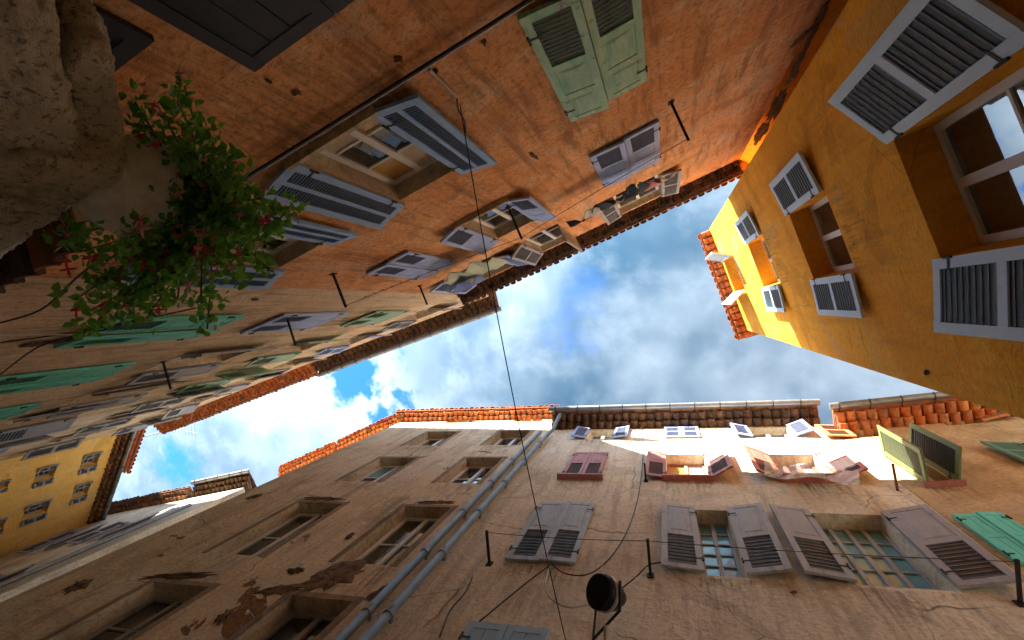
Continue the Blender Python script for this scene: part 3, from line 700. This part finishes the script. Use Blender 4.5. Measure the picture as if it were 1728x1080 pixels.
cable([OR.px(300, 372, .05), OR.px(640, 160, .05), OR.px(900, -4, .05)], 'thick black cable strung below the blue shutters of the orange wall', r=.018)
cable([OR.px(300, 374, .09), OR.px(640, 163, .09), OR.px(900, -1, .09)], 'thin grey cable strung below the blue shutters of the orange wall', 'zinc', r=.009)
cable([OR.px(724, 118, .05), OR.px(771, 163, .05)], 'short white conduit on the orange wall', 'cable_white', .014, 'conduit', 'conduit')
cable(poly(OR, [(771, 163), (774, 185), (784, 205), (785, 225)], .05), 'black wire end hanging from the white conduit', r=.008)
for pts, lb in (([(0, 545), (70, 522), (130, 468), (165, 440)], 'black cable climbing the tan wall below the fuchsia'), ([(0, 578), (110, 563), (210, 545), (330, 520)], 'black cable crossing the tan wall above turquoise shutters'), ([(0, 632), (60, 588), (112, 570), (180, 556)], 'black cable kinked between the turquoise shutters of the tan wall')):
    cable(poly(BR, pts, .06), lb, r=.009)
cable(poly(BR, [(0, 566), (200, 562), (420, 548)], .1), 'thin white line across the turquoise shutters', 'cable_white', .005)
# iron bars that carry the washing lines
def bar(H_, x, y, ln, label, mat='iron', r=.014):
    u_, v_ = H_.uv(x, y); e = empty('iron_bracket', T(*H_.P(u_, v_)) @ H_.M.to_3x3().to_4x4(), label, 'bracket')
    MB().box(-r, r, -ln, .05, -r, r).build('bar', mat, e); MB().box(-.035, .035, -.012, .01, -.05, .05).build('wall_plate', mat, e)
    MB().tube([(0, -ln + .03, r), (0, -ln + .03, r + .03)], .006, 5).build('hook', mat, e)
    return H_.P(u_, v_ + .02, ln - .03)
k_a = bar(OR, 562, 462, .5, 'black iron bar below the closed lavender shutters of the orange wall')
k_b = bar(OR, 858, 350, .5, 'black iron bar beside the open lavender window')
k_c = bar(OR, 1132, 172, .5, 'black iron bar on the orange wall above the green shutters')
k_d = bar(OR, 708, 482, .4, 'short black iron bar at the draped top window')
k_e = bar(A, 826, 952, .4, 'black iron bar on the beige wall beside the drainpipes'); k_f = bar(A, 1098, 972, .4, 'black iron bar on the beige wall left of the open teal window')
k_g = bar(A, 1182 + 540, 1020, .4, 'black iron bar on the beige wall right of the large teal window')
k_h = bar(BR, 484, 535, .5, 'black iron bar in front of the lavender shutters of the tan wall'); k_i = bar(BR, 275, 610, .5, 'black iron bar between turquoise shutters of the tan wall')
bar(B, 1515, 830, .4, 'rusty red bar beneath the olive shutters', 'rust'); bar(A, 1090, 812, .3, 'thin iron bar beside the maroon shutters')
def line(a, b_, label):
    pts = [a.lerp(b_, k / 10) - Vector((0, 0, .05 * 4 * (k / 10) * (1 - k / 10))) for k in range(11)]
    tag(MB().tube(pts, .004, 4).build('washing_line', 'cable_black', None, None, True), label, 'washing line'); return pts
l1 = line(k_a, k_b, 'washing line with red pegs across the orange wall'); line(k_b, k_c, 'empty washing line under the lavender shutters of the orange wall')
line(k_e, k_f, 'washing line under the closed grey shutters'); line(k_f, k_g, 'washing line in front of the open teal windows')
for k in range(9):
    a = l1[k // 2 + 1].lerp(l1[k // 2 + 2], (k % 2) * .5 + .2)
    tag(MB().box(-.008, .008, -.005, .005, -.05, .015).box(-.012, .012, -.008, .008, -.02, -.012).build('clothes_peg', 'peg_red', None, T(*a) @ RZ(random.uniform(0, 3))), 'small red clothes peg clipped to the line on the orange wall', 'clothes peg', 'red pegs on the washing line')
# laundry
def garment(name, label, cat, mat, origin, along, outline, amp=.03, n=36, group=None):
    """cloth cut to an outline (x across, z down from the line), folded, with thickness"""
    xs = [p[0] for p in outline]; zs = [p[1] for p in outline]; x0, x1, z0, z1 = min(xs), max(xs), min(zs), max(zs)
    def inside(x, z):
        c = False
        for i in range(len(outline)):
            (ax, az), (bx, bz) = outline[i], outline[i - 1]
            if (az > z) != (bz > z) and x < (bx - ax) * (z - az) / (bz - az) + ax: c = not c
        return c
    mb = MB(); ids = {}; ph = random.uniform(0, 6)
    def vid(i, j):
        if (i, j) not in ids:
            x = x0 + (x1 - x0) * i / n; z = z0 + (z1 - z0) * j / n; k = (z1 - z) / (z1 - z0 + 1e-6)
            ids[i, j] = len(mb.v); mb.v.append((x, amp * (.4 + k) * (math.sin(x * 15 + ph + 2 * k) + .3 * math.sin(x * 33 + ph * 2)), z + .02 * math.sin(x * 11 + ph)))
        return ids[i, j]
    for i in range(n):
        for j in range(n):
            if inside(x0 + (x1 - x0) * (i + .5) / n, z0 + (z1 - z0) * (j + .5) / n): mb.f.append((vid(i, j), vid(i + 1, j), vid(i + 1, j + 1), vid(i, j + 1)))
    a = math.atan2(along.y, along.x)
    o = mb.build(name, mat, None, T(*origin) @ RZ(a), True); md = o.modifiers.new('thick', 'SOLIDIFY'); md.thickness = .006
    return tag(o, label, cat, group)
TEE = [(-.30, 0), (.30, 0), (.34, -.20), (.22, -.22), (.22, -.58), (-.22, -.58), (-.22, -.22), (-.34, -.20)]
TRO = [(-.2, 0), (.2, 0), (.23, -.75), (.04, -.76), (0, -.3), (-.04, -.76), (-.23, -.75)]
TOW = [(-.24, 0), (.24, 0), (.24, -.5), (-.24, -.5)]
la, lb_ = OR.px(1128, 304, .42), OR.px(962, 372, .42); lb_.z = la.z
line(la, lb_, 'washing line crowded with laundry beneath the eave of the orange house')
along = (lb_ - la).normalized(); LEN = (lb_ - la).length
for f, nm, mt, ol, lbx, ct, s_ in ((.05, 'blouse', 'cloth_blush', TEE, 'blush pink blouse at the shutter end of the washing line', 'blouse', .6), (.17, 'shirt', 'cloth_rose', TEE, 'rose pink shirt hanging among the laundry', 'shirt', .6), (.30, 'trousers', 'cloth_slate', TRO, 'dark slate trousers hanging on the washing line', 'trousers', .75), (.42, 'trousers', 'cloth_navy', TRO, 'navy trousers hanging at the middle of the washing line', 'trousers', .7), (.54, 'tee_shirt', 'cloth_grey', TEE, 'grey tee shirt hanging on the washing line', 'shirt', .62), (.66, 'towel', 'cloth_slate', TOW, 'dark slate towel hanging on the washing line', 'towel', .8), (.79, 'tee_shirt', 'cloth_white', TEE, 'white tee shirt hanging on the washing line', 'shirt', .6), (.97, 'cloth', 'cloth_black', TOW, 'black cloth hanging at the far end of the laundry', 'cloth', .55)):
    garment(nm, lbx, ct, mt, la + along * LEN * f - Vector((0, 0, .05 * 4 * f * (1 - f) + .004)), along, [(x * s_, z * s_) for x, z in ol], .035)
q0 = OR.px(852, 446, .34); q1 = OR.px(752, 490, .34); q1.z = q0.z
al2 = (q1 - q0).normalized(); ln2 = (q1 - q0).length
line(q0, q1, 'short washing line at the draped top window of the orange house')
garment('bed_sheet', 'pale mint bed sheet hanging under the top window of the orange house', 'sheet', 'cloth_mint', q0 + al2 * ln2 * .35, al2, [(-.5, 0), (.5, 0), (.48, -1.0), (-.2, -1.15), (-.5, -.9)], .035)
garment('bed_sheet', 'blue bed sheet hanging beside the pale mint sheet', 'sheet', 'cloth_blue', q0 + al2 * ln2 * .6 + OR.i * -.1, al2, [(-.3, 0), (.35, 0), (.33, -.55), (-.28, -.5)], .03)
# plastic film draped over the red shuttered window
pf = MB(); n = 20
for i in range(n + 1):
    for j in range(9):
        f, k = i / n, j / 8
        p = A.px(1290 + (1450 - 1290) * f, 778 + 24 * k + 14 * f + 4 * math.sin(f * 9) , .22 + .07 * math.sin(f * 13 + k * 3) + .05 * math.sin(f * 29 + k * 7))
        pf.v.append(tuple(p))
pf.f = [(i * 9 + j, (i + 1) * 9 + j, (i + 1) * 9 + j + 1, i * 9 + j + 1) for i in range(n) for j in range(8)]
tag(pf.build('plastic_film', 'plastic_film', None, None, True), 'clear crumpled plastic film draped over the red shuttered window', 'plastic sheet')
# rain streaks washed down below the windows
m, t, b = newmat('rain_stain')
ob = t.add('ShaderNodeTexCoord'); gz = t.add('ShaderNodeSeparateXYZ', {0: ob.outputs['Generated']})
sn = t.noise(t.mapv(ob.outputs['Object'], (9, 1, .7)), 2.2, 5, .7, .2); sn2 = t.noise(ob.outputs['Object'], 1.7, 4, .6)
al = t.math('MULTIPLY', t.step(sn, .42, .72), t.math('POWER', gz.outputs[2], 1.3)); al = t.math('MULTIPLY', al, t.step(sn2, .3, .6))
ed = t.math('MULTIPLY', t.step(gz.outputs[0], 0, .15), t.step(gz.outputs[0], 1, .85)); al = t.math('MULTIPLY', t.math('MULTIPLY', al, ed), .85)
b.inputs['Base Color'].default_value = (.10, .075, .055, 1); b.inputs['Roughness'].default_value = .95; t.l.new(al, b.inputs['Alpha'])
def drip(H_, q, h=1.1):
    n_ = 4; v_ = [(q[0] - .1 + (q[1] - q[0] + .2) * i / n_, -.0025, q[2] - .05 - h * j) for j in (0, 1) for i in range(n_ + 1)]
    MB().raw(v_, [(i, i + 1, i + n_ + 2, i + n_ + 1) for i in range(n_)]).build('rain_stain', 'rain_stain', H_.e)
for H_, qs in ((A, (g1, g2, g3, p1, p2, p3, b1, b3)), (L, LW), (OR, (gq, pq, pw, p3q, w1, w2)), (YR, (y2, y3, y4)), (BR, r1 + r2 + r3), (B, (o1, t1, t2))):
    for q in qs: drip(H_, q, min(1.1, (q[3] - q[2]) * .8))
# bare masonry and holes where the render has come off
tilemat('masonry', [(.20, .13, .08), (.26, .17, .10), (.16, .11, .07)], (.06, .045, .03))
def bare(H_, x, y, rx, ry, seed, mat='masonry', ang=0.0):
    rn = random.Random(seed); n = 26; c = H_.uv(x, y); mb = MB(); pts = []
    for k in range(n):
        a = 2 * PI * k / n; r = rn.uniform(.55, 1.1); dx, dy = math.cos(a) * rx * r, math.sin(a) * ry * r
        pts.append(H_.uv(x + dx * math.cos(ang) - dy * math.sin(ang), y + dx * math.sin(ang) + dy * math.cos(ang)))
    mb.v = [(c[0], -.004, c[1])] + [(p[0] * .55 + c[0] * .45, -.004 - rn.uniform(0, .02), p[1] * .55 + c[1] * .45) for p in pts] + [(p[0], -.003, p[1]) for p in pts]
    mb.f = [(0, 1 + k, 1 + (k + 1) % n) for k in range(n)] + [(1 + k, 1 + n + k, 1 + n + (k + 1) % n, 1 + (k + 1) % n) for k in range(n)]
    mb.build('bare_patch', mat, H_.e)
for k, a in enumerate([(L, 562, 975, 70, 20, -.35), (L, 500, 963, 18, 6, -.1), (L, 468, 996, 55, 9, -.1), (L, 300, 972, 70, 7, -.05), (L, 380, 1040, 26, 9, -.6), (L, 640, 1000, 32, 8, -.5), (L, 130, 990, 30, 9, -.4), (L, 430, 838, 18, 3, -.3), (L, 735, 848, 40, 4, 0), (L, 545, 842, 40, 4, 0), (L, 590, 905, 14, 4, -.6),
    (A, 1340, 1000, 7, 4, 0),
    (OR, 671, 98, 9, 7, 0), (OR, 500, 155, 10, 6, 0), (OR, 453, 135, 9, 4, .5), (OR, 900, 262, 13, 4, .6), (OR, 1378, 40, 8, 52, .45), (OR, 1345, 108, 9, 46, .5), (OR, 1312, 175, 10, 42, .5), (OR, 1285, 222, 9, 26, .5), (OR, 1352, 62, 5, 30, .8), (OR, 816, 70, 5, 8, 0), (OR, 735, 118, 5, 6, 0),
    (BR, 430, 505, 8, 3, 0), (BR, 60, 580, 40, 5, -.1), (BR, 250, 515, 30, 4, 0), (YR, 1565, 628, 5, 6, 0)]): bare(*a[:5], 50 + k, ang=a[5])
# floodlight
fp = A.px(1026, 1003, .55)
fl = empty('floodlight', T(*A.px(1018, 1045, .0)), 'black round floodlight in a U bracket on the beige wall', 'floodlight')
off = Vector(fp) - fl.location
aim = Vector((-.55, -.5, -.62)).normalized(); mq = T(*off) @ aim.to_track_quat('Z', 'Y').to_matrix().to_4x4()
MB().lathe([(.0, -.16), (.06, -.16), (.075, -.12), (.11, -.08), (.13, 0), (.135, .12), (.125, .12), (.115, .03), (0, .03)], 28, mq).build('housing', 'lamp_black', fl, None, True)
MB().lathe([(.137, .02), (.143, .02), (.143, .06), (.137, .06)], 28, mq).build('ring', 'lamp_steel', fl, None, True)
sx_ = (mq.to_3x3() @ Vector((1, 0, 0)))
dn = Vector((0, .12, -.22))
MB().tube([off + sx_ * .16, off + sx_ * .17 + dn, off - sx_ * .17 + dn, off - sx_ * .16], .012, 6).build('yoke', 'lamp_black', fl)
MB().tube([off + dn, Vector((off.x, -.06, off.z - .5)), Vector((off.x, .0, off.z - .9))], .02, 8).build('arm', 'cable_white', fl)
MB().box(off.x - .06, off.x + .06, -.02, .0, off.z - 1.0, off.z - .8).build('wall_plate', 'iron', fl)
# aerial on the roofs
an = empty('television_aerial', T(*(Y2.P(1.2, TOPY + 2.6, -.6))), 'thin television aerial on the roof behind the amber house', 'aerial')
MB().tube([(0, 0, 0), (0, 0, 3.2)], .025, 6).build('mast', 'zinc', an)
MB().tube([(-.9, 0, 2.9), (.9, .3, 2.9)], .015, 5).build('boom', 'zinc', an)
for k in range(9):
    x = -.8 + k * .2; MB().tube([(x, -.35 + x * .17, 2.91), (x, .35 + x * .17, 2.91)], .008, 4).build('rod', 'zinc', an)
# dark tiled ledge on the tan wall
lz = BR.uv(60, 460, .3)[1]; lu0, lu1 = BR.uv(130, 425, .3)[0], BR.uv(-40, 508, .3)[0]
lg = empty('tiled_ledge', T(*BR.P(lu0, lz)) @ BR.M.to_3x3().to_4x4(), 'dark row of old roof tiles on a ledge low on the tan wall', 'ledge')
MB().box(0, lu1 - lu0, -.2, .02, .06, .12).build('slab', 'mortar', lg)
tm = cached('ledge_tile', lambda: tile_mesh(.2, .34, .1, 'tile_dark'))
for k in range(int((lu1 - lu0) / .21)): link('tile', tm, lg, T(.1 + k * .21, -.3 + random.uniform(-.03, .03), .06) @ RZ(random.uniform(-.08, .08)))
# rough stone corbel
def stone(name, pts, out, back, label, seed):
    front = [OR.px(x, y, out) for x, y in pts]; shift = OR.i * (out - back)
    bm = bmesh.new(); fv = [bm.verts.new(p) for p in front]; bv = [bm.verts.new(p + shift + Vector((0, 0, .06))) for p in front]
    bm.faces.new(fv); bm.faces.new(bv[::-1])
    for k in range(len(pts)): bm.faces.new((fv[k], bv[k], bv[(k + 1) % len(pts)], fv[(k + 1) % len(pts)]))
    bmesh.ops.recalc_face_normals(bm, faces=bm.faces)
    me = bpy.data.meshes.new(name); bm.to_mesh(me); bm.free(); me.materials.append(MATS['rough_stone'])
    o = link(name, me); rm = o.modifiers.new('remesh', 'REMESH'); rm.mode = 'VOXEL'; rm.voxel_size = .015; rm.use_smooth_shade = True
    sm = o.modifiers.new('smooth', 'SMOOTH'); sm.iterations = 6; sm.factor = .5
    for sc_, st in ((.3, .07), (.07, .045), (.025, .022)):
        tx = bpy.data.textures.new('rock', 'CLOUDS'); tx.noise_scale = sc_; tx.noise_depth = 3
        dm = o.modifiers.new('rough', 'DISPLACE'); dm.texture = tx; dm.strength = st; dm.texture_coords = 'GLOBAL'
    return tag(o, label, 'stone')
stone('stone_pier', [(-60, -60), (20, -60), (62, 15), (103, 60), (110, 125), (126, 215), (128, 272), (60, 262), (0, 270), (-60, 280)], .62, .0, 'tall rough grey stone standing on the stone ledge by the fuchsia', 1)
stone('stone_block', [(113, 105), (138, 85), (182, 105), (196, 150), (205, 220), (214, 285), (188, 300), (132, 272)], .50, .0, 'rough mossy stone block beside the tall stone, touching the planter', 2)
stone('stone_ledge', [(-60, 282), (0, 272), (60, 264), (130, 274), (212, 288), (203, 312), (110, 355), (45, 408), (0, 438), (-60, 465)], .66, .0, 'wide rough stone ledge under the two standing stones', 3)
# planter and fuchsia
pc = OR.px(236, 318, .48); dist = (pc - CP).length
rr = dist * .082
prof = [(.02, -1.25), (.30, -1.2), (.55, -1.02), (.78, -.7), (.93, -.3), (.98, -.06), (1.04, -.05), (1.05, .04), (.98, .05), (.92, 0), (.88, -.2), (0, -.25)]
pl = empty('planter', T(*pc), 'smooth pale stone bowl planter below the fuchsia', 'planter')
MB().lathe([(r * rr, z * rr) for r, z in prof[:8]] + [(prof[8][0] * rr, prof[8][1] * rr)], 36).build('bowl', 'planter_stone', pl, None, True)
MB().lathe([(.98 * rr, .05 * rr), (.9 * rr, 0), (0, -.05 * rr)], 36).build('soil', 'tile_dark', pl, None, True)
ub_w = (OR.O - pc).dot(OR.i)
MB().box(-.05, .05, 0, ub_w, -1.0 * rr, -.5 * rr, RZ(R(AO))).build('wall_bracket', 'planter_stone', pl)
fu = empty('fuchsia_plant', T(*pc), 'trailing fuchsia with red flowers spilling from the pale bowl planter', 'plant')
leaf = MB().raw([(0, 0, 0), (.35, .02, .22), (.3, .06, .55), (0, .10, 1.0), (-.3, .06, .55), (-.35, .02, .22), (0, -.05, .5)], [(0, 1, 6), (1, 2, 6), (2, 3, 6), (3, 4, 6), (4, 5, 6), (5, 0, 6)]).mesh('leaf', 'leaf_green')
def flower_mesh(mat):
    mb = MB(); mb.lathe([(.02, 0), (.10, -.12), (.14, -.35), (.10, -.55)], 6)
    for k in range(4):
        a = k * PI / 2; c, s_ = math.cos(a), math.sin(a)
        mb.raw([(c * .08 - s_ * .09, s_ * .08 + c * .09, -.28), (c * .08 + s_ * .09, s_ * .08 - c * .09, -.28), (c * .38 + s_ * .1, s_ * .38 - c * .1, -.34), (c * .75, s_ * .75, -.18), (c * .38 - s_ * .1, s_ * .38 + c * .1, -.34)], [(0, 1, 2, 3, 4)])
    mb.tube([(0, 0, -.5), (0, 0, -1.1)], .015, 4)
    return mb.mesh('flower', mat)
fm = [flower_mesh('petal_red'), flower_mesh('petal_pink')]
rnd = random.Random(11)
tips = [(312, 145), (228, 172), (300, 170), (352, 225), (392, 262), (402, 300), (440, 335), (492, 345), (430, 372), (452, 402), (420, 430), (455, 455), (395, 470), (340, 512), (350, 555), (300, 505), (245, 540), (205, 520), (155, 552), (128, 505), (170, 480), (112, 402), (135, 425), (110, 380), (180, 440), (330, 455), (370, 420), (300, 470), (260, 490), (285, 210), (330, 280), (370, 330), (350, 380), (215, 500), (380, 300), (240, 205), (410, 395), (140, 530), (320, 350), (290, 420)]
anchors = []; stem = MB()
for tx_, ty_ in tips:
    r = ray(tx_, ty_); d_ = dist * rnd.uniform(.78, 1.0); tip = CP + r * d_
    start = pc + Vector((rnd.uniform(-.8, .8) * rr, rnd.uniform(-.8, .8) * rr, 0))
    mid = start.lerp(tip, .45) + Vector((rnd.uniform(-.05, .05), rnd.uniform(-.05, .05), .22))
    path = smooth_path([start, mid, tip], 7); stem.tube([p - pc for p in path], .005, 4)
    for k in range(2, len(path)): anchors += [(path[k], k / len(path))] * (2 if k > 8 else 3)
stem.build('stem', 'stem_green', fu)
rest = MB()
def leafm(p, sz):
    q = Vector((rnd.uniform(-1, 1), rnd.uniform(-1, 1), rnd.uniform(-.9, .5))).to_track_quat('Z', 'Y').to_matrix().to_4x4()
    return T(*p) @ q @ Matrix.Rotation(rnd.uniform(0, 6.3), 4, 'Z') @ Matrix.Scale(sz, 4)
cnt = 0
lv = leaf.vertices; lp = [tuple(p.vertices) for p in leaf.polygons]
for rep in range(5):
    for p, k in anchors:
        jit = Vector((rnd.gauss(0, .05), rnd.gauss(0, .05), rnd.gauss(0, .05))) * (1.3 - .7 * k)
        mt = leafm(p - pc + jit, rnd.uniform(.03, .056))
        if rep == 0 and cnt < 290: link('leaf', leaf, fu, mt); cnt += 1
        elif rnd.random() < .95: rest.raw([mt @ v_.co for v_ in lv], lp)
fo = rest.build('foliage', 'leaf_green', fu); fo['kind'] = 'stuff'
for k in range(190):
    p, kk = rnd.choice(anchors)
    if kk < .45: continue
    j = Vector((rnd.gauss(0, .05), rnd.gauss(0, .05), -.05))
    link('flower', rnd.choice(fm), fu, T(*(p - pc + j)) @ Matrix.Rotation(rnd.uniform(-.6, .6), 4, 'X') @ Matrix.Rotation(rnd.uniform(-.6, .6), 4, 'Y') @ Matrix.Scale(rnd.uniform(.045, .08), 4))
print('objects', len(bpy.data.objects))
